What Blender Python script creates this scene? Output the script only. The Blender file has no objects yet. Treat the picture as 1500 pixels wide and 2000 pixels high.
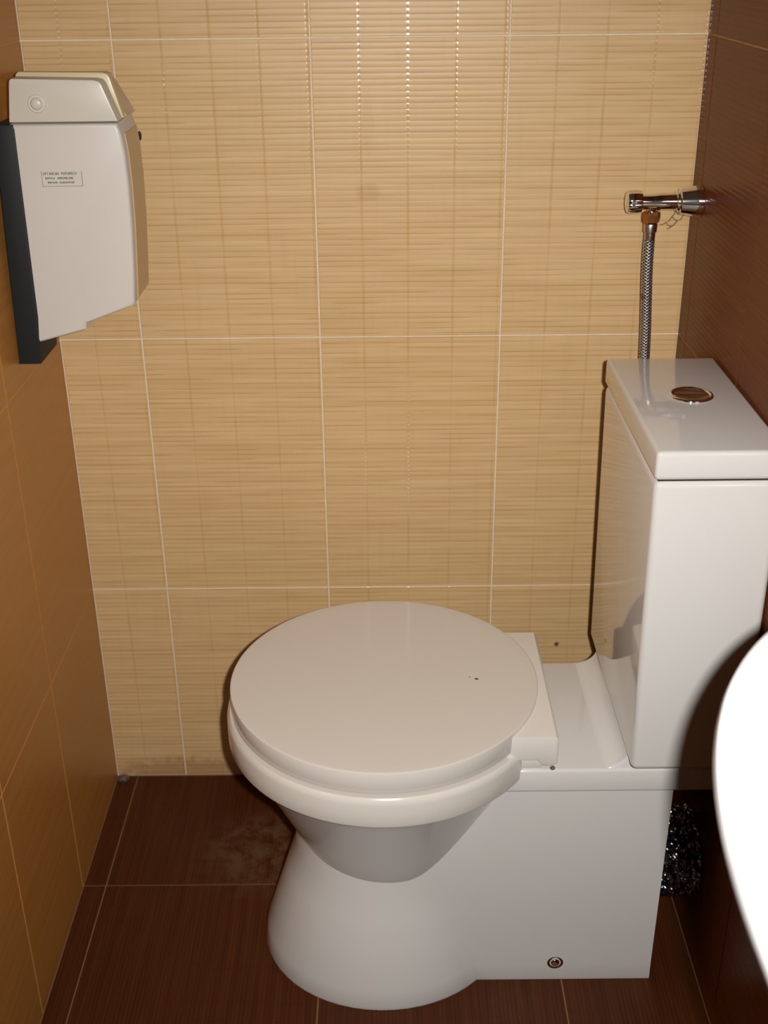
import bpy, bmesh, math, random
from mathutils import Vector, Matrix

random.seed(7)
sc = bpy.context.scene
col = sc.collection

# ------------------------------------------------------------------ camera
F_PX, PITCH, YAW, ROLL = 2312.15, -0.448, -0.0026, -0.011
CAM = Vector((0.4618, -1.6233, 1.274))
fw = Vector((math.sin(YAW) * math.cos(PITCH), math.cos(YAW) * math.cos(PITCH), math.sin(PITCH)))
rt0 = Vector((math.cos(YAW), -math.sin(YAW), 0))
up0 = rt0.cross(fw)
rt = math.cos(ROLL) * rt0 + math.sin(ROLL) * up0
up = -math.sin(ROLL) * rt0 + math.cos(ROLL) * up0
cd = bpy.data.cameras.new('camera')
cam = bpy.data.objects.new('camera', cd)
col.objects.link(cam)
m = Matrix((rt, up, -fw)).transposed().to_4x4()
m.translation = CAM
cam.matrix_world = m
cd.sensor_fit = 'VERTICAL'
cd.sensor_height = 36.0
cd.sensor_width = 27.0
cd.lens = F_PX / 2000.0 * 36.0
cd.clip_start = 0.01
cd.dof.use_dof = True
cd.dof.focus_distance = 1.42
cd.dof.aperture_fstop = 8.0
sc.camera = cam

# ------------------------------------------------------------------ world, lights, exposure
w = bpy.data.worlds.new('World')
sc.world = w
w.use_nodes = True
w.node_tree.nodes['Background'].inputs[0].default_value = (0.02, 0.017, 0.014, 1)
w.node_tree.nodes['Background'].inputs[1].default_value = 1.0

# the camera's built-in flash, a little to the right of the lens (camera held upright)
fl = bpy.data.lights.new('camera_flash', 'SPOT')
fl.energy = 83.0
fl.color = (1.0, 0.985, 0.965)
fl.shadow_soft_size = 0.009
fl.spot_size = math.radians(92)
fl.spot_blend = 1.0
flo = bpy.data.objects.new('camera_flash', fl)
col.objects.link(flo)
fm = m.copy()
fm.translation = CAM + rt * 0.042 + up * 0.012
flo.matrix_world = fm @ Matrix.Rotation(math.radians(0), 4, 'X')

sc.view_settings.view_transform = 'Standard'
sc.view_settings.look = 'None'
sc.view_settings.exposure = 0.0
sc.view_settings.gamma = 1.0
sc.view_settings.use_curve_mapping = False
sc.cycles.use_denoising = True
sc.cycles.max_bounces = 6
sc.cycles.diffuse_bounces = 3
sc.cycles.glossy_bounces = 3
sc.cycles.use_adaptive_sampling = True
sc.cycles.adaptive_threshold = 0.02

# ------------------------------------------------------------------ materials
class NT:
    def __init__(s, name):
        s.mat = bpy.data.materials.new(name)
        s.mat.use_nodes = True
        s.t = s.mat.node_tree
        s.b = s.t.nodes['Principled BSDF']
    def n(s, typ, **kw):
        nd = s.t.nodes.new(typ)
        for k, v in kw.items():
            setattr(nd, k, v)
        return nd
    def l(s, a, b):
        s.t.links.new(a, b)
    def val(s, sock, v):
        if isinstance(v, (int, float)):
            sock.default_value = v
        elif isinstance(v, tuple):
            sock.default_value = v
        else:
            s.l(v, sock)
    def math(s, op, a, b=0.0, c=0.0, clamp=False):
        nd = s.n('ShaderNodeMath', operation=op, use_clamp=clamp)
        s.val(nd.inputs[0], a); s.val(nd.inputs[1], b); s.val(nd.inputs[2], c)
        return nd.outputs[0]
    def mix(s, f, a, b):
        nd = s.n('ShaderNodeMix', data_type='RGBA')
        s.val(nd.inputs[0], f)
        s.val(nd.inputs[6], a if not (isinstance(a, tuple) and len(a) == 3) else a + (1,))
        s.val(nd.inputs[7], b if not (isinstance(b, tuple) and len(b) == 3) else b + (1,))
        return nd.outputs[2]
    def noise(s, vec, scale, detail=3, rough=.5):
        nd = s.n('ShaderNodeTexNoise')
        nd.inputs['Scale'].default_value = scale
        nd.inputs['Detail'].default_value = detail
        nd.inputs['Roughness'].default_value = rough
        if vec is not None:
            s.l(vec, nd.inputs['Vector'])
        return nd.outputs['Fac']
    def mapping(s, vec, scale=(1, 1, 1), loc=(0, 0, 0)):
        nd = s.n('ShaderNodeMapping')
        nd.inputs['Scale'].default_value = scale
        nd.inputs['Location'].default_value = loc
        s.l(vec, nd.inputs['Vector'])
        return nd.outputs[0]
    def ramp(s, f, stops):
        nd = s.n('ShaderNodeMapRange', interpolation_type='SMOOTHSTEP')
        s.val(nd.inputs[0], f)
        for i, v in zip((1, 2, 3, 4), stops):
            nd.inputs[i].default_value = v
        return nd.outputs[0]
    def bump(s, h, dist, strength=1.0, normal=None):
        nd = s.n('ShaderNodeBump')
        nd.inputs['Strength'].default_value = strength
        nd.inputs['Distance'].default_value = dist
        s.l(h, nd.inputs['Height'])
        if normal is not None:
            s.l(normal, nd.inputs['Normal'])
        return nd.outputs[0]

def simple(name, color, rough=.4, metal=0.0, coat=0.0, spec=.5, noise_amt=.06, noise_scale=40):
    t = NT(name)
    tc = t.n('ShaderNodeTexCoord')
    nz = t.noise(tc.outputs['Object'], noise_scale)
    dark = tuple(c * (1 - noise_amt) for c in color)
    lite = tuple(min(1, c * (1 + noise_amt)) for c in color)
    t.l(t.mix(nz, dark, lite), t.b.inputs['Base Color'])
    t.b.inputs['Roughness'].default_value = rough
    t.b.inputs['Metallic'].default_value = metal
    t.b.inputs['Coat Weight'].default_value = coat
    t.b.inputs['Coat Roughness'].default_value = .04
    t.b.inputs['Specular IOR Level'].default_value = spec
    return t.mat

def tile_material(name, base, dark, light, line, rib=0.008, rib_h=0.0005, band=0.0625, band_h=.0003,
                  rough=.3, streak=.5, stains_patches=(), dust=None, line_amt=.5, spec=.5, groove_rough=None):
    """glazed tile; local u = along the ribs, v = across them"""
    t = NT(name)
    tc = t.n('ShaderNodeTexCoord')
    oi = t.n('ShaderNodeObjectInfo')
    sep = t.n('ShaderNodeSeparateXYZ')
    t.l(tc.outputs['Object'], sep.inputs[0])
    u, v = sep.outputs[0], sep.outputs[1]
    # every tile gets its own stretch of pattern
    off = t.n('ShaderNodeCombineXYZ')
    t.l(t.math('MULTIPLY', oi.outputs['Random'], 37.0), off.inputs[0])
    t.l(t.math('MULTIPLY', oi.outputs['Random'], 91.0), off.inputs[1])
    add = t.n('ShaderNodeVectorMath', operation='ADD')
    t.l(tc.outputs['Object'], add.inputs[0]); t.l(off.outputs[0], add.inputs[1])
    p = add.outputs[0]
    # fine streaks running along the ribs
    st1 = t.noise(t.mapping(p, (5, 230, 1)), 1.0, 2, .6)
    st2 = t.noise(t.mapping(p, (4, 95, 1)), 1.0, 2, .55)
    vst = t.noise(t.mapping(p, (70, 5, 1)), 1.0, 2, .6)
    c = t.mix(t.ramp(st2, (.25, .75, .15, .85)), dark, light)
    c = t.mix(t.math('MULTIPLY', t.ramp(st1, (.35, .7, 0, 1)), streak), c, base)
    c = t.mix(t.math('MULTIPLY', t.ramp(vst, (.5, .75, 0, 1)), .22), c, dark)
    # rib profile: rounded crowns, narrow valleys
    ph = t.math('FRACT', t.math('DIVIDE', t.math('ADD', v, 10.0), rib))
    d = t.math('ABSOLUTE', t.math('SUBTRACT', ph, .5))            # 0 at the crown, .5 in the valley
    prof = t.math('SUBTRACT', 1.0, t.math('MULTIPLY', t.math('MULTIPLY', d, d), 4.0))
    jit = t.ramp(t.noise(t.mapping(p, (9, 130, 1)), 1.0, 1, .5), (.38, .62, .15, 1))
    valley = t.math('MULTIPLY', t.ramp(d, (.30, .5, 0, 1)), jit)
    c = t.mix(t.math('MULTIPLY', valley, line_amt), c, line)
    # soft upright joints between the reed bundles of the pattern
    bp = t.math('FRACT', t.math('DIVIDE', t.math('ADD', u, 10.0 * band), band))
    bd = t.math('ABSOLUTE', t.math('SUBTRACT', t.math('FRACT', t.math('ADD', bp, .5)), .5))
    groove = t.ramp(bd, (0.0, .05, 1, 0))
    vj = t.ramp(t.noise(t.mapping(p, (30, 16, 1)), 1.0, 1, .5), (.4, .6, .1, 1))
    c = t.mix(t.math('MULTIPLY', t.math('MULTIPLY', groove, vj), .26 if band_h else 0.0), c, line)
    geo = t.n('ShaderNodeNewGeometry')
    wn = t.noise(geo.outputs['Position'], 60, 2, .6) if stains_patches else None
    for (sx, sy, sz, rx, ry, rz, scol, amt) in stains_patches:
        mp = t.mapping(geo.outputs['Position'], (1 / rx, 1 / ry, 1 / rz), (-sx / rx, -sy / ry, -sz / rz))
        ln = t.n('ShaderNodeVectorMath', operation='LENGTH')
        t.l(mp, ln.inputs[0])
        rr = t.math('ADD', ln.outputs['Value'], t.math('MULTIPLY', t.math('SUBTRACT', wn, .5), .9))
        c = t.mix(t.math('MULTIPLY', t.ramp(rr, (.55, 1.05, 1, 0)), amt), c, scol)
    rough_s = None
    if dust:
        sx, sy, rx, ry, scol, amt = dust
        mp = t.mapping(geo.outputs['Position'], (1 / rx, 1 / ry, 0), (-sx / rx, -sy / ry, 0))
        ln = t.n('ShaderNodeVectorMath', operation='LENGTH')
        t.l(mp, ln.inputs[0])
        n2 = t.noise(geo.outputs['Position'], 34, 6, .7)
        msk = t.math('MULTIPLY', t.ramp(ln.outputs['Value'], (.3, 1.1, 1, 0)), t.ramp(n2, (.38, .62, 0, 1)))
        c = t.mix(t.math('MULTIPLY', msk, amt), c, scol)
        rough_s = t.math('ADD', t.math('MULTIPLY', msk, .5), rough, clamp=True)
    t.l(c, t.b.inputs['Base Color'])
    if rough_s is not None:
        t.l(rough_s, t.b.inputs['Roughness'])
    else:
        rs = t.math('ADD', rough, t.math('MULTIPLY', t.math('SUBTRACT', st2, .5), .12))
        if groove_rough is not None:
            mxr = t.n('ShaderNodeMix', data_type='FLOAT')
            t.l(groove, mxr.inputs[0]); t.l(rs, mxr.inputs[2]); mxr.inputs[3].default_value = groove_rough
            rs = mxr.outputs[0]
        t.l(rs, t.b.inputs['Roughness'])
    t.b.inputs['Specular IOR Level'].default_value = spec
    hgt = t.math('ADD', t.math('MULTIPLY', prof, rib_h), t.math('MULTIPLY', groove, -band_h))
    hs = t.math('MULTIPLY', hgt, 1000.0)
    t.l(t.bump(hs, .001), t.b.inputs['Normal'])
    return t.mat

M = {}
M['tan'] = tile_material('tan_reed_tile', (.64, .43, .205), (.57, .365, .158), (.70, .49, .25), (.46, .25, .075),
                         rough=.40, rib=.0074, rib_h=.00020, band_h=.00006, line_amt=.72, spec=.3, groove_rough=.13,
                         stains_patches=[(.4417, 0, .972, .022, .02, .014, (.50, .31, .115), .5),
                                 (.4417, 0, 1.06, .010, .02, .05, (.54, .35, .14), .35),
                                 (.7327, 0, .2551, .005, .02, .005, (.07, .05, .03), .9),
                                 (.13, 0, 0.0, .17, .02, .045, (.30, .155, .06), .55)])  # last entry: darker brown patch low at the left end of the wall
M['caramel'] = tile_material('caramel_tile', (.46, .195, .042), (.42, .17, .035), (.50, .225, .052), (.38, .145, .03),
                             rib=.006, rib_h=.00004, band_h=0.0, rough=.34, streak=.3, line_amt=.1)
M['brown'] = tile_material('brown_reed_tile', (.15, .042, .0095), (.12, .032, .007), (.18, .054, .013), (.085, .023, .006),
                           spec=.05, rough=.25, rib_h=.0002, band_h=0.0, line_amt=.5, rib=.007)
M['brown_floor'] = tile_material('brown_floor_tile', (.072, .019, .0055), (.052, .0135, .004), (.098, .028, .009), (.03, .009, .003),
                                 spec=.14, rough=.42, rib_h=.00018, band_h=0.0, line_amt=.6, rib=.0055,
                                 dust=(.27, -.19, .13, .11, (.15, .095, .05), .5))
M['grout'] = simple('cream_grout', (.74, .62, .44), rough=.85, noise_amt=.15, noise_scale=60)
M['grout_warm'] = simple('ochre_grout', (.66, .42, .18), rough=.85, noise_amt=.15, noise_scale=60)
M['grout_brown'] = simple('brown_grout', (.23, .105, .038), rough=.9, noise_amt=.2, noise_scale=60)
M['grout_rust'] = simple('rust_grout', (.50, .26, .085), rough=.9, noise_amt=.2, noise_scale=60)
M['ceramic'] = simple('white_ceramic', (.66, .637, .603), rough=.09, coat=.5, noise_amt=.015, noise_scale=6)
M['seat'] = simple('white_seat_plastic', (.68, .63, .565), rough=.16, coat=.3, noise_amt=.015, noise_scale=8)
M['basin'] = simple('white_basin_ceramic', (.82, .82, .82), rough=.1, coat=.5, noise_amt=.01, noise_scale=6)
M['plastic'] = simple('ivory_plastic', (.60, .56, .50), rough=.36, noise_amt=.03, noise_scale=12)
M['plastic_cap'] = simple('cream_plastic', (.60, .56, .47), rough=.34, noise_amt=.03, noise_scale=12)
M['plastic_yellow'] = simple('yellowed_plastic', (.60, .50, .29), rough=.34, noise_amt=.04, noise_scale=12)
M['front_tan'] = simple('tan_front_strip', (.50, .34, .175), rough=.25, noise_amt=.05, noise_scale=20)  # tan tone for the strips laid over the dispenser front
M['plate'] = simple('charcoal_plastic', (.014, .016, .017), rough=.55, spec=.25, noise_amt=.1)
M['chrome'] = simple('chrome', (.80, .80, .82), rough=.08, metal=1.0, noise_amt=.03)
M['chrome_dull'] = simple('dull_chrome', (.50, .47, .45), rough=.28, metal=1.0, noise_amt=.15, noise_scale=200)
M['brass'] = simple('tarnished_brass', (.42, .20, .06), rough=.28, metal=1.0, noise_amt=.3, noise_scale=120)
M['dark'] = simple('dark_gap', (.02, .015, .012), rough=.8)
M['ink'] = simple('label_ink', (.09, .09, .075), rough=.7)
M['rust'] = simple('rust_spot', (.16, .085, .02), rough=.8, noise_amt=.4, noise_scale=400)
M['paint'] = simple('white_wall_paint', (.70, .66, .60), rough=.8)
M['silicone'] = simple('clear_silicone', (.10, .085, .07), rough=.08, coat=.5)
M['web'] = simple('dusty_web', (.16, .12, .07), rough=.9)

def braid_mat():
    t = NT('braided_steel')
    tc = t.n('ShaderNodeTexCoord')
    uv = tc.outputs['UV']
    sep = t.n('ShaderNodeSeparateXYZ'); t.l(uv, sep.inputs[0])
    a, b = sep.outputs[0], sep.outputs[1]          # a: round 0..1, b: along, metres
    s1 = t.math('SINE', t.math('ADD', t.math('MULTIPLY', a, 2 * math.pi * 7), t.math('MULTIPLY', b, 1500.0)))
    s2 = t.math('SINE', t.math('SUBTRACT', t.math('MULTIPLY', a, 2 * math.pi * 7), t.math('MULTIPLY', b, 1500.0)))
    h = t.math('MAXIMUM', s1, s2)
    nz = t.noise(tc.outputs['Object'], 160, 2)
    f = t.ramp(t.math('ADD', h, t.math('SUBTRACT', nz, .5)), (-.2, .9, 0, 1))
    c = t.mix(f, (.10, .085, .08), (.72, .70, .68))
    red = t.ramp(t.noise(tc.outputs['Object'], 75, 1), (.66, .7, 0, .7))
    c = t.mix(red, c, (.34, .07, .05))
    t.l(c, t.b.inputs['Base Color'])
    t.b.inputs['Metallic'].default_value = .9
    t.b.inputs['Roughness'].default_value = .3
    t.l(t.bump(h, .0007), t.b.inputs['Normal'])
    return t.mat
M['braid'] = braid_mat()

def foil_mat():
    t = NT('crinkled_foil')
    tc = t.n('ShaderNodeTexCoord')
    v = t.n('ShaderNodeTexVoronoi', feature='F1')
    v.inputs['Scale'].default_value = 110
    t.l(tc.outputs['Object'], v.inputs['Vector'])
    t.b.inputs['Base Color'].default_value = (.36, .39, .44, 1)
    t.b.inputs['Metallic'].default_value = 1
    t.b.inputs['Roughness'].default_value = .2
    t.l(t.bump(v.outputs['Distance'], .006), t.b.inputs['Normal'])
    return t.mat
M['foil'] = foil_mat()

# ------------------------------------------------------------------ builders
def link(o, parent=None):
    col.objects.link(o)
    if parent is not None:
        o.parent = parent
    return o

def obj(name, bm, mat, parent=None, smooth=None, recalc=True):
    me = bpy.data.meshes.new(name)
    if recalc:
        bmesh.ops.recalc_face_normals(bm, faces=bm.faces[:])
    bm.to_mesh(me)
    bm.free()
    me.materials.append(M[mat])
    if smooth is not None:
        for p in me.polygons:
            p.use_smooth = True
        if smooth < 3:
            me.set_sharp_from_angle(angle=smooth)
    return link(bpy.data.objects.new(name, me), parent)

def empty(name, loc):
    o = bpy.data.objects.new(name, None)
    o.location = loc
    o.empty_display_size = .05
    col.objects.link(o)
    bpy.context.view_layer.update()
    return o

def tag(o, label, cat, group=None, kind=None):
    if label: o['label'] = label
    if cat: o['category'] = cat
    if group: o['group'] = group
    if kind: o['kind'] = kind
    return o

def shift(bm, o):
    """world-built mesh -> local to a thing's empty"""
    bmesh.ops.translate(bm, verts=bm.verts[:], vec=-Vector(o.location))
    return bm

def add_box(bm, a, b, bev=0.0, seg=2):
    r = bmesh.ops.create_cube(bm, size=1.0)
    vs = r['verts']
    for v in vs:
        v.co = Vector([(a[i] + b[i]) / 2 + v.co[i] * (b[i] - a[i]) for i in range(3)])
    if bev > 0:
        es = list({e for v in vs for e in v.link_edges})
        bmesh.ops.bevel(bm, geom=es, offset=bev, segments=seg, profile=.5, affect='EDGES')
    return bm

def box(a, b, bev=0.0, seg=2):
    return add_box(bmesh.new(), a, b, bev, seg)

def rings(bm, loops, closed_ends=True, ring_closed=True):
    """skin consecutive loops of equal length"""
    V = [[bm.verts.new(p) for p in lp] for lp in loops]
    n = len(V[0])
    for a, b in zip(V[:-1], V[1:]):
        for i in range(n if ring_closed else n - 1):
            j = (i + 1) % n
            try:
                bm.faces.new((a[i], a[j], b[j], b[i]))
            except ValueError:
                pass
    if closed_ends:
        bm.faces.new(V[0][::-1])
        bm.faces.new(V[-1])
    return bm

def lathe(bm, prof, c, axis='Z', n=64, sx=1.0, sy=1.0):
    loops = []
    for r, h in prof:
        lp = []
        for i in range(n):
            a = 2 * math.pi * i / n
            x, y = r * sx * math.cos(a), r * sy * math.sin(a)
            if axis == 'Z': p = (c[0] + x, c[1] + y, c[2] + h)
            elif axis == 'X': p = (c[0] + h, c[1] + x, c[2] + y)
            else: p = (c[0] + x, c[1] + h, c[2] + y)
            lp.append(p)
        loops.append(lp)
    return rings(bm, loops)

def extrude_poly(bm, pts, y0, y1, bev=0.0, seg=2):
    """polygon in XZ, extruded along Y"""
    a = [bm.verts.new((x, y0, z)) for x, z in pts]
    b = [bm.verts.new((x, y1, z)) for x, z in pts]
    n = len(pts)
    f0 = bm.faces.new(a); bm.faces.new(b[::-1])
    es = []
    for i in range(n):
        f = bm.faces.new((a[i], b[i], b[(i + 1) % n], a[(i + 1) % n]))
    if bev > 0:
        bmesh.ops.recalc_face_normals(bm, faces=bm.faces[:])
        es = list(f0.edges)
        bmesh.ops.bevel(bm, geom=es, offset=bev, segments=seg, profile=.5, affect='EDGES')
    return bm

def tube(bm, pts, r, n=12, uv=False):
    pts = [Vector(p) for p in pts]
    loops = []
    prev = None
    for i, p in enumerate(pts):
        d = (pts[min(i + 1, len(pts) - 1)] - pts[max(i - 1, 0)]).normalized()
        if prev is None:
            ref = Vector((0, 1, 0)) if abs(d.y) < .9 else Vector((1, 0, 0))
            x = d.cross(ref).normalized()
        else:
            x = (prev - d * prev.dot(d)).normalized()
        prev = x
        y = d.cross(x)
        rr = r[i] if isinstance(r, (list, tuple)) else r
        loops.append([p + x * rr * math.cos(2 * math.pi * k / n) + y * rr * math.sin(2 * math.pi * k / n) for k in range(n)])
    rings(bm, loops)
    return bm

# ------------------------------------------------------------------ the room
W, D, H = .8770, -2.05, 2.40
ROWS = [0.0, .364, .770, 1.166, 1.566, 1.966, 2.366, H]
TH, G, BEV = .0012, .0022, .0007      # tile height over the grout, joint width, edge
mesh_cache = {}

def tile_mesh(u0, u1, v0, v1, mat):
    key = (round(u0, 4), round(u1, 4), round(v0, 4), round(v1, 4), mat)
    if key in mesh_cache:
        return mesh_cache[key]
    lo = [(u0, v0), (u1, v0), (u1, v1), (u0, v1)]
    e = BEV
    hi = [(u0 + e, v0 + e), (u1 - e, v0 + e), (u1 - e, v1 - e), (u0 + e, v1 - e)]
    vs = [(x, y, -TH) for x, y in lo] + [(x, y, -e * .6) for x, y in lo] + [(x, y, 0) for x, y in hi]
    fs = [(3, 2, 1, 0)]
    for k in (0, 4):
        for i in range(4):
            j = (i + 1) % 4
            fs.append((k + i, k + j, k + 4 + j, k + 4 + i))
    fs.append((8, 9, 10, 11))
    me = bpy.data.meshes.new('tile')
    me.from_pydata(vs, [], fs)
    me.materials.append(M[mat])
    mesh_cache[key] = me
    return me

def tile_wall(parent, mat, ex, ey, origin, us, vs, full_u, full_v, seed):
    """us, vs: joint lines; the tile's own zero stays at its uncut corner so the pattern is cut, not squeezed"""
    rnd = random.Random(seed)
    ex, ey = Vector(ex), Vector(ey)
    ez = ex.cross(ey)
    for i in range(len(us) - 1):
        for j in range(len(vs) - 1):
            a, b, c_, d = us[i], us[i + 1], vs[j], vs[j + 1]
            if b - a < .008 or d - c_ < .008:
                continue
            # cut tiles: first one keeps its right edge, the others their left edge
            ou = b - full_u if i == 0 else a
            ov = d - full_v if j == 0 else c_
            g = G / 2
            me = tile_mesh(a + g - ou, b - g - ou, c_ + g - ov, d - g - ov, mat)
            o = bpy.data.objects.new('tile', me)
            mm = Matrix((ex, ey, ez)).transposed().to_4x4()
            mm.translation = Vector(origin) + ex * ou + ey * ov + ez * rnd.uniform(-.00025, .00015)
            link(o, parent)
            o.matrix_world = mm

def shell(name, a, b, mat):
    o = obj(name, box(a, b), mat)
    o['kind'] = 'structure'
    return o

T = .06
wb = shell('wall_back', (-T, TH, 0), (W + T, TH + T, H), 'grout')
wl = shell('wall_left', (-TH - T, D, 0), (-TH, TH, H), 'grout_warm')
wr = shell('wall_right', (W + TH, D, 0), (W + TH + T, TH, H), 'grout_rust')
wf = shell('wall_front', (-T, D - T, 0), (W + T, D, H), 'paint')
fl_o = shell('floor', (-T, D - T, -T), (W + T, TH + T, -TH), 'grout_brown')
ce = shell('ceiling', (-T, D - T, H), (W + T, TH + T, H + T), 'paint')
tag(wb, 'back wall of tan reed-patterned tiles behind the toilet', None)
tag(wl, 'caramel brown tiled wall behind the paper dispenser', None)
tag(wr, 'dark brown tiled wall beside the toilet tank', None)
tag(fl_o, 'dark brown tiled floor under the toilet', None)

tile_wall(wb, 'tan', (1, 0, 0), (0, 0, 1), (0, 0, 0), [0, .116, .3695, .625, W + .0011], ROWS, .2535, .40, 1)

left_lines = [D] + [-.2635 - .2335 - .25 * k for k in range(5, -1, -1)] + [-.2635, 0.0]
tile_wall(wl, 'caramel', (0, 1, 0), (0, 0, 1), (0, 0, 0), left_lines, ROWS, .25, .40, 2)
right_lines = [0.0, .046, .294, .527, .777, 1.027, 1.277, 1.527, 1.777, -D]
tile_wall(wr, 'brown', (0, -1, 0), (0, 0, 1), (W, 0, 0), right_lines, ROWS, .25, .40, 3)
fy = [D] + [-.26 - .33 * k for k in range(5, -1, -1)] + [0.0]
fx = [0.0, .034, .3635, .693, W]
# floor ribs run into the depth: local x = +Y, local y = -X
tile_wall(fl_o, 'brown_floor', (0, 1, 0), (-1, 0, 0), (0, 0, 0), fy, [-v for v in fx[::-1]], .33, .33, 4)

# ------------------------------------------------------------------ toilet
BX, BY = .456, -.350              # bowl axis
toilet = empty('toilet', (.58, -.348, 0))
tag(toilet, 'white ceramic close-coupled toilet with round closed lid, tank against the brown wall', 'toilet')
def tp(name, bm, mat, parent=None, smooth=math.radians(35)):
    """part of the toilet built in world coordinates"""
    return obj(name, shift(bm, toilet), mat, parent or toilet, smooth)

# pedestal: round foot blending into the straight rear block
def plan_loop(rx, ry, hw, n=72, xr=.812, cy=-.348, fil=.02):
    """union of an ellipse round the bowl axis and a rear block, as one outline by angle sampling"""
    pts = []
    cx = .452
    # start at the rear right near corner and go round: near side -> round front -> far side
    ang = math.asin(min(.98, hw / ry))
    a0, a1 = -ang, ang
    seq = []
    K = 44
    for k in range(K + 1):
        th = (2 * math.pi - ang) - (2 * math.pi - 2 * ang) * k / K      # from near junction round the left to far junction
        seq.append((cx + rx * math.cos(th), cy + ry * math.sin(th)))
    xn = seq[0][0]
    near = [(xr - (xr - xn) * k / 10, cy - hw) for k in range(10)]
    far = [(xn + (xr - xn) * k / 10, cy + hw) for k in range(1, 11)]
    return near + seq + far
def smooth_loop(lp, it, keep=(0, -1)):
    n = len(lp)
    for _ in range(it):
        q = list(lp)
        for i in range(2, n - 2):
            q[i] = ((lp[i - 1][0] + 2 * lp[i][0] + lp[i + 1][0]) / 4, (lp[i - 1][1] + 2 * lp[i][1] + lp[i + 1][1]) / 4)
        lp = q
    return lp
levels = [(0.0, .168, .148, .098), (.004, .169, .149, .099), (.03, .164, .145, .099), (.08, .149, .134, .1005), (.13, .133, .122, .102),
          (.17, .120, .113, .1035), (.22, .116, .112, .105), (.28, .115, .1125, .107), (.334, .116, .1135, .1085)]
bm = bmesh.new()
rings(bm, [[(x, y, z) for x, y in smooth_loop(plan_loop(rx, ry, hw), 0 if z < .05 else 2)] for z, rx, ry, hw in levels])
ped = tp('pedestal', bm, 'ceramic', smooth=math.radians(50))

# bowl
bm = bmesh.new()
lathe(bm, [(.02, .150), (.088, .152), (.100, .166), (.114, .195), (.1345, .240), (.157, .288), (.1775, .328), (.1885, .348), (.193, .357), (.193, .366), (.15, .366), (.14, .35), (.09, .25), (.02, .22)],
      (BX, BY, 0), n=96)
tp('bowl', bm, 'ceramic')

# platform that carries the tank
bm = box((.56, -.4675, .3355), (.8725, -.2285, .3695), .004, 3)
tp('tank_platform', bm, 'ceramic')
# soft fillet from the platform into the tank front
bm = bmesh.new()
pr = [(.8700, .3690)]
R = .032
for k in range(11):
    a = math.pi / 2 * k / 10
    pr.append((.7500 - R + R * math.sin(a), .3693 + .0234 * (1 - math.cos(a))))
pr.append((.8700, .3927))
extrude_poly(bm, pr, -.4645, -.2315, .003, 2)
tp('platform_fillet', bm, 'ceramic', smooth=math.radians(60))

# seat, lid and hinge bridge
bm = bmesh.new()
lathe(bm, [(.125, .3650), (.1985, .3540), (.2010, .3548), (.2020, .3575), (.2022, .372), (.2020, .3860), (.2008, .3915), (.1978, .3945), (.125, .3952)], (BX, BY, 0), n=112)
seat = tp('seat', bm, 'seat')
bm = bmesh.new()
lathe(bm, [(.10, .3972), (.1915, .3972), (.1940, .3982), (.1950, .4000), (.1958, .415), (.1958, .4262), (.1954, .4273), (.1944, .4279), (.1935, .4280), (.18, .4281), (.02, .4281)], (BX, BY, 0), n=112)
lid = tp('lid', bm, 'seat')
bm = bmesh.new()
extrude_poly(bm, [(.575, .388), (.640, .388), (.645, .382), (.651, .380), (.660, .380), (.664, .384), (.664, .4195), (.661, .4225), (.575, .4225)], -.4735, -.2365, .0025, 2)
hb = tp('hinge_bridge', bm, 'seat')
bm = box((.585, -.465, .3697), (.648, -.245, .387), .003, 2)
tp('hinge_base', bm, 'seat', hb)
bm = bmesh.new()
lathe(bm, [(.0008, 0), (.0028, .0003), (.0032, .0016), (.002, .003), (.0006, .0034)], (.6585, -.4725, .3755), n=10)
lab = tp('rust_spot', bm, 'rust', hb); lab['label'] = 'small rust brown spot under the hinge corner'
for (x, y, r) in ((.574, -.3565, .0022), (.5655, -.352, .0010)):
    bm = bmesh.new(); lathe(bm, [(r * .9, .42745), (r, .4281), (r * .3, .4286)], (x, y, 0), n=8, sx=1.3)
    tp('chip_mark', bm, 'rust', lid)

# tank
bm = box((.7410, -.5014, .3935), (.8760, -.1970, .7660), .008, 4)
for v in bm.verts:                                   # the front leans very slightly
    k = (v.co.z - .3935) / .3725
    if v.co.x < .80:
        v.co.x += .005 * max(0.0, 1 - k) ** 1.5
tank = tp('tank', bm, 'ceramic')
bm = box((.7402, -.5024, .7676), (.8764, -.1960, .8000), .0050, 4)
tl = tp('tank_lid', bm, 'ceramic', tank)
bm = box((.7450, -.4970, .7650), (.8700, -.2010, .7690))
tp('lid_seam', bm, 'dark', tank)
# flush button
fb_c = (.8140, -.3360, .8000)
bm = bmesh.new()
lathe(bm, [(.0175, -.002), (.0250, -.001), (.0255, .0012), (.0245, .0028), (.0222, .0034), (.0206, .0022), (.0200, -.0005)], fb_c, n=48)
fb = tp('flush_button', bm, 'chrome', tank, smooth=4)
for s in (-1, 1):
    bm = bmesh.new()
    n = 20
    # half disc each side of the split, dished
    lo, hi = [], []
    for k in range(n + 1):
        a = math.pi * k / n
        x, y = .0196 * math.cos(a), .0196 * math.sin(a) * s + s * .0005
        hi.append(bm.verts.new((fb_c[0] + x, fb_c[1] + y, fb_c[2] + .0022)))
        lo.append(bm.verts.new((fb_c[0] + x, fb_c[1] + y, fb_c[2] - .002)))
    cen = bm.verts.new((fb_c[0], fb_c[1] + s * .0075, fb_c[2] + .0002))
    for k in range(n + 1):
        j = (k + 1) % (n + 1)
        bm.faces.new((hi[k], hi[j], cen)); bm.faces.new((hi[k], lo[k], lo[j], hi[j]))
    bm.faces.new(lo)
    tp('button_half', bm, 'chrome', tank, smooth=math.radians(50))
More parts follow.
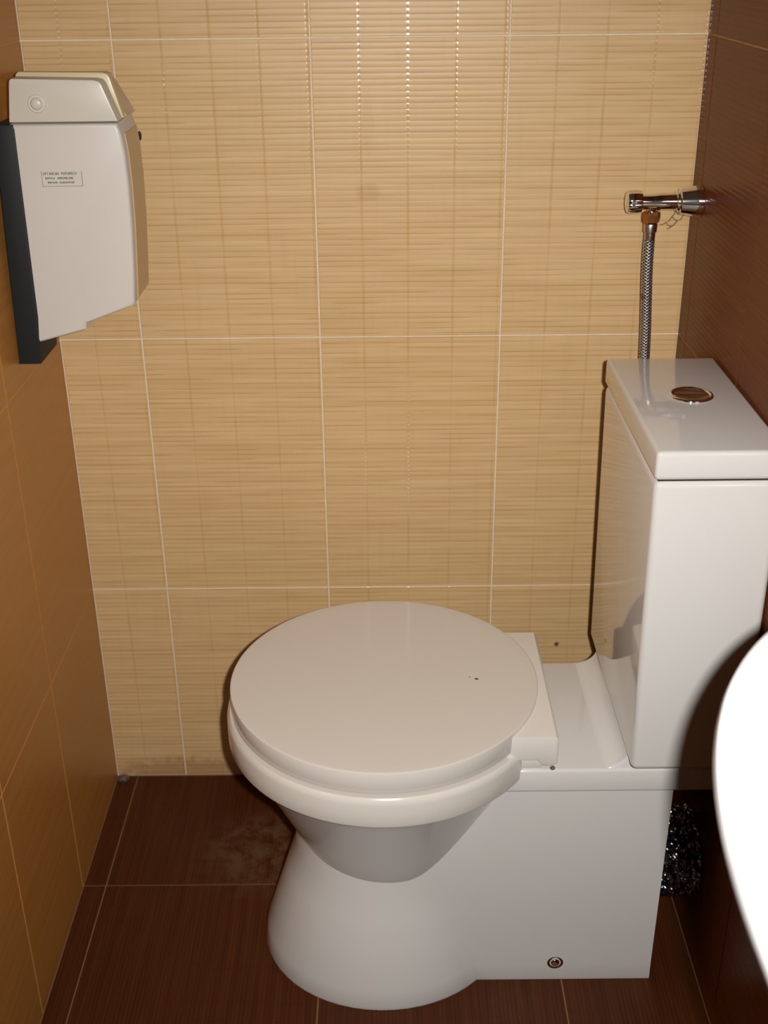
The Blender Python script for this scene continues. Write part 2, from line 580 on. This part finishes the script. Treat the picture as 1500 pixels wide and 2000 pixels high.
# floor fixing screw in the near side
bz = (.683, -.4460, .0315)
bm = bmesh.new()
lathe(bm, [(.0045, .004), (.0118, .003), (.0122, .0), (.0105, -.0014), (.0075, -.0012), (.0065, .001)], bz, axis='Y', n=24)
sw = tp('fixing_washer', bm, 'brass', smooth=4)
bm = bmesh.new()
lathe(bm, [(.0062, .003), (.0066, -.0005), (.0052, -.0026), (.002, -.0034)], bz, axis='Y', n=16)
tp('screw_head', bm, 'chrome', sw, smooth=4)

# ------------------------------------------------------------------ paper dispenser
YD = -.1968
Y2 = -.106
disp = empty('paper_dispenser', (0.0, -.14, .80))
tag(disp, 'ivory plastic paper dispenser with charcoal back, hung on the caramel tiled wall', 'dispenser')
def dp(name, bm, mat, parent=None, smooth=math.radians(35)):
    return obj(name, shift(bm, disp), mat, parent or disp, smooth)
# charcoal back: a tray against the wall
bm = bmesh.new()
extrude_poly(bm, [(.0005, .800), (.0275, .800), (.033, .86), (.036, 1.084), (.034, 1.089), (.012, 1.089), (.006, .95)], YD - .001, Y2 - .008, .002, 2)
dp('back_plate', bm, 'plate')
# white cover: side outline, front bulges
body = [(.0235, .8365), (.0255, .8305), (.0310, .8282), (.0905, .8440), (.0908, .8520), (.1515, .8735),
        (.1540, .8770), (.1572, .92), (.1600, .97), (.1612, 1.02), (.1605, 1.055), (.1580, 1.078), (.1545, 1.0895), (.0300, 1.0895)]
bm = bmesh.new()
extrude_poly(bm, body, YD, Y2, .004, 3)
cover = dp('cover', bm, 'plastic')
cap = [(.0305, 1.0915), (.1560, 1.0915), (.1415, 1.1320), (.1385, 1.1355), (.1330, 1.1370), (.0400, 1.1395), (.0370, 1.1375), (.0360, 1.133)]
bm = bmesh.new()
extrude_poly(bm, cap, YD - .0005, YD + .026, .0015, 2)
dp('cap_side', bm, 'plastic_cap')
lip = [(.0335, 1.0915), (.1575, 1.0915), (.1455, 1.1365), (.1425, 1.1410), (.1370, 1.1425), (.0400, 1.1440), (.0370, 1.1415), (.0350, 1.133)]
bm = bmesh.new()
extrude_poly(bm, lip, YD + .0285, YD + .0385, .0015, 2)
dp('cap_lip', bm, 'plastic_yellow')
cap2 = [(.034, 1.0915), (.1580, 1.0915), (.1365, 1.1310), (.1345, 1.1362), (.1290, 1.1382), (.0400, 1.1388), (.0370, 1.136), (.0360, 1.131)]
bm = bmesh.new()
extrude_poly(bm, cap2, YD + .0386, Y2 + .002, .0025, 2)
capo = dp('cap', bm, 'plastic_yellow')
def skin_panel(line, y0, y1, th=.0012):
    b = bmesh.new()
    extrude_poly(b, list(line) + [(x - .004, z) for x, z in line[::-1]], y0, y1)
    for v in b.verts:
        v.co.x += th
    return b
fp = dp('front_strip', skin_panel([(.1545, .8795), (.1572, .92), (.1600, .97), (.1612, 1.02), (.1605, 1.055), (.1582, 1.076)], YD + .018, Y2 - .001), 'front_tan', cover)
fp['label'] = 'tan brown glossy strip over the cover front'
dp('front_strip', skin_panel([(.1577, 1.0925), (.1370, 1.1300)], YD + .0400, Y2 + .001), 'front_tan', capo)
bm = bmesh.new()
lathe(bm, [(.0095, .002), (.0102, -.0006), (.0092, -.0016), (.0080, -.0006), (.0074, -.0008), (.0068, -.0034), (.0040, -.0046), (.001, -.005)],
      (.0655, YD - .0005, 1.1120), axis='Y', n=28)
dp('lock_button', bm, 'plastic_cap', smooth=4)
# printed sticker, lettering too small to read: three lines of strokes in a thin frame
lx0, lx1, lz0, lz1 = .0600, .1075, 1.0190, 1.0365
bm = box((lx0, YD - .0004, lz0), (lx1, YD + .0002, lz1))
lb = dp('sticker', bm, 'plastic')
bm = bmesh.new()
yy0, yy1 = YD - .0006, YD - .0003
t_ = .0004
for (a, b) in (((lx0, lz0), (lx1, lz0 + t_)), ((lx0, lz0), (lx0 + t_, lz1)), ((lx1 - t_, lz0), (lx1, lz1))):
    add_box(bm, (a[0], yy0, a[1]), (b[0], yy1, b[1]))
rr = random.Random(5)
for zc, hh, spans in ((1.0338, .0029, ((.0620, .0800), (.0835, .1020))), (1.0284, .0022, ((.0640, .0765), (.0785, .0990))), (1.0235, .0022, ((.0665, .0790), (.0805, .0975)))):
    for s0, s1 in spans:
        x = s0
        while x < s1 - .001:
            wd = hh * .62
            k = rr.random()
            add_box(bm, (x, yy0, zc - hh / 2), (x + .0005, yy1, zc + hh / 2))
            if k < .7: add_box(bm, (x + wd - .0005, yy0, zc - hh / 2), (x + wd, yy1, zc + hh / 2))
            for zz in (zc - hh / 2, zc, zc + hh / 2 - .0004):
                if rr.random() < .55: add_box(bm, (x, yy0, zz), (x + wd, yy1, zz + .0004))
            x += wd + .0006
dp('print', bm, 'ink', lb, smooth=None)

# ------------------------------------------------------------------ valve and hose
VY, VZ = -.052, .9655
valve = empty('angle_valve', (W, VY, VZ))
tag(valve, 'chrome angle stop valve on the dark brown wall above the tank', 'valve')
def vp(name, bm, mat, parent=None, smooth=math.radians(40)):
    return obj(name, shift(bm, valve), mat, parent or valve, smooth)
bm = bmesh.new()
lathe(bm, [(.0205, 0), (.0205, -.004), (.0195, -.010), (.0175, -.022), (.0165, -.0275), (.0145, -.0290), (.008, -.0295)], (W - .0004, VY, VZ), axis='X', n=40)
vp('rosette', bm, 'chrome')
bm = bmesh.new()
lathe(bm, [(.0118, -.0285), (.0135, -.0300), (.0130, -.0325), (.0112, -.0335), (.0112, -.054), (.0098, -.062), (.0094, -.082)], (W, VY, VZ), axis='X', n=32)
lathe(bm, [(.0055, -.002), (.0055, -.018)], (.8135, VY, VZ), axis='Z', n=20)
vp('valve_body', bm, 'chrome')
# ribbed hand wheel
bm = bmesh.new()
loops = []
for x, r in ((.7995, .0115), (.7985, .0142), (.7920, .0152), (.7840, .0150), (.7805, .0138), (.7790, .0105), (.7785, .004)):
    lp = []
    for i in range(60):
        a = 2 * math.pi * i / 60
        k = r * (1 - .07 * (0.5 + .5 * math.cos(10 * a)) ** 2)
        lp.append((x, VY + k * math.cos(a), VZ + k * math.sin(a)))
    loops.append(lp)
rings(bm, loops)
vp('handwheel', bm, 'chrome')

hose = empty('supply_hose', (.8135, VY, VZ - .014))
tag(hose, 'braided steel water hose hanging from the chrome valve behind the tank', 'hose')
def hp(name, bm, mat, parent=None, smooth=math.radians(40)):
    return obj(name, shift(bm, hose), mat, parent or hose, smooth)
bm = bmesh.new()
lathe(bm, [(.0095, -.0125), (.0118, -.0140), (.0122, -.0200), (.0112, -.0260), (.0092, -.0285)], (.8135, VY, VZ), n=6)
hp('brass_nut', bm, 'brass', smooth=math.radians(20))
bm = bmesh.new()
lathe(bm, [(.0088, -.0285), (.0092, -.030), (.0088, -.0390), (.0075, -.0400), (.0072, -.052), (.0066, -.0530)], (.8135, VY, VZ), n=28)
hp('ferrule', bm, 'chrome_dull')
# hose line, eased down behind the tank into its side
P = []
def bez(p0, p1, p2, p3, n):
    p0, p1, p2, p3 = map(Vector, (p0, p1, p2, p3))
    return [(1 - t) ** 3 * p0 + 3 * (1 - t) ** 2 * t * p1 + 3 * (1 - t) * t * t * p2 + t ** 3 * p3 for t in [k / n for k in range(n + 1)]]
P = bez((.8135, VY, VZ - .050), (.8130, VY, VZ - .11), (.8195, VY, .82), (.8205, VY - .002, .74), 26)
P += bez((.8205, VY - .002, .74), (.822, VY - .004, .66), (.823, -.08, .60), (.823, -.1965, .60), 20)[1:]
bm = bmesh.new()
tube(bm, P, .0077, 16)
uvl = bm.loops.layers.uv.new('UVMap')
bm.verts.ensure_lookup_table()
acc = [0.0]
for a, b in zip(P[:-1], P[1:]):
    acc.append(acc[-1] + (Vector(b) - Vector(a)).length)
for f in bm.faces:
    idx = [v.index if v.index >= 0 else 0 for v in f.verts]
bm.verts.index_update()
for f in bm.faces:
    ks = [l.vert.index % 16 for l in f.loops]
    wrap = max(ks) - min(ks) > 8
    for l in f.loops:
        k = l.vert.index % 16
        if wrap and k < 8: k += 16
        l[uvl].uv = (k / 16, acc[min(l.vert.index // 16, len(acc) - 1)])
hp('braided_tube', bm, 'braid', smooth=4)

# dusty cobweb threads under the valve
cw = bmesh.new()
rr = random.Random(3)
y = VY - .006
nodes = [(.8460, y, .9555), (.8400, y, .9470), (.8330, y, .9400), (.8255, y, .9375), (.8550, y, .9490), (.8480, y, .9420), (.8420, y, .9350), (.8350, y, .9320)]
for a, b in ((0, 1), (1, 2), (2, 3), (0, 4), (4, 5), (5, 6), (6, 7), (1, 5), (2, 6)):
    pa, pb = Vector(nodes[a]), Vector(nodes[b])
    mid = (pa + pb) / 2 + Vector((rr.uniform(-.002, .002), 0, -.002))
    tube(cw, [pa, mid, pb], .00035, 5)
web = obj('cobweb', cw, 'web')
tag(web, 'dusty brown cobweb threads under the chrome valve', 'cobweb')

# ------------------------------------------------------------------ foil-wrapped waste pipe behind the pedestal
bm = bmesh.new()
rr = random.Random(11)
loops = []
N = 40
for i in range(13):
    x = .8140 + (.8755 - .8140) * i / 12
    lp = []
    for k in range(N):
        a = 2 * math.pi * k / N
        r = .058 + rr.uniform(-.0045, .0045)
        lp.append((x + rr.uniform(-.001, .001) * (1 < i < 12), -.352 + r * math.cos(a), .142 + r * math.sin(a)))
    loops.append(lp)
rings(bm, loops)
pipe = obj('waste_pipe', bm, 'foil')
tag(pipe, 'silver foil wrapped waste pipe between toilet pedestal and brown wall', 'pipe')

# ------------------------------------------------------------------ small fixtures on wall and floor
bm = bmesh.new()
lathe(bm, [(.0022, .001), (.0024, -.0008), (.0012, -.0016)], (.1410, 0, 1.0482), axis='Y', n=10, sy=2.6)
nl = obj('nail', bm, 'dark', smooth=4)
tag(nl, 'tiny dark metal nail in the tan tiles beside the dispenser', 'nail')
bm = bmesh.new()
bmesh.ops.create_icosphere(bm, subdivisions=3, radius=.0085)
for v in bm.verts:
    k = 1 + .18 * math.sin(9 * v.co.x / .0085) * math.cos(7 * v.co.y / .0085)
    v.co = Vector((v.co.x * k * 1.1, v.co.y * k * .9, max(v.co.z * .8, -.0035)))
bmesh.ops.translate(bm, verts=bm.verts[:], vec=(.0125, -.0115, .0040))
bl = obj('sealant_blob', bm, 'silicone', smooth=4)
tag(bl, 'shiny grey sealant blob in the floor corner between tan and caramel walls', 'sealant')

# ------------------------------------------------------------------ washbasin, near right
SX, SY, SZ = W, -1.234, .880
basin = empty('washbasin', (W, SY, .72))
tag(basin, 'white ceramic wall-hung washbasin with curved rim in the right foreground', 'washbasin')
def sup(rx, ry, z, ex=2.25, n=72):
    """half superellipse from the wall outwards, closed along the wall"""
    pts = []
    for k in range(n + 1):
        a = -math.pi / 2 + math.pi * k / n
        cx_, sy_ = math.cos(a), math.sin(a)
        px = SX - .001 - (rx - .0005) * abs(cx_) ** (2 / ex)
        py = SY + ry * .972 * math.copysign(abs(sy_) ** (2 / ex), sy_)
        pts.append((px, py, z))
    return pts
bm = bmesh.new()
outer = [(.10, .14, .735), (.15, .19, .750), (.195, .25, .785), (.228, .300, .825), (.244, .322, .850), (.2525, .3335, .868), (.2540, .3350, .8745), (.2525, .3335, .8790), (.2490, .3300, .8805)]
loops = [sup(a, b, z) for a, b, z in outer]
rings(bm, loops, closed_ends=False, ring_closed=True)
bm.verts.ensure_lookup_table()
nn = len(loops[0])
bm.faces.new([bm.verts[i] for i in range(nn)][::-1])
def inner(rx, ry, z, n=72, ex=2.25):
    """full rounded hollow inside the rim"""
    pts = []
    cx0 = SX - .128
    for k in range(n + 1):
        a = -math.pi / 2 + math.pi * k / n
        px = cx0 + .055 - rx * abs(math.cos(a)) ** (2 / ex)
        py = SY + ry * math.copysign(abs(math.sin(a)) ** (2 / ex), math.sin(a))
        pts.append((px, py, z))
    return pts
inn = [inner(.160, .295, .8805), inner(.155, .290, .879), inner(.148, .280, .865), inner(.135, .25, .825), inner(.10, .18, .785), inner(.05, .09, .770)]
Vs = [[bm.verts.new(p) for p in lp] for lp in inn]
bm.verts.ensure_lookup_table()
top = [bm.verts[(len(outer) - 1) * nn + i] for i in range(nn)]
for a, b in zip([top] + Vs[:-1], Vs):
    for i in range(nn):
        j = (i + 1) % nn
        bm.faces.new((a[i], a[j], b[j], b[i]))
bm.faces.new(Vs[-1])
obj('bowl', shift(bm, basin), 'basin', basin, math.radians(40))
bm = bmesh.new()
lathe(bm, [(.004, .7702), (.019, .7702), (.020, .7715), (.0175, .7728), (.012, .7718), (.003, .7716)], (SX - .098, SY, 0), n=28)
obj('drain_ring', shift(bm, basin), 'chrome', basin, 4)
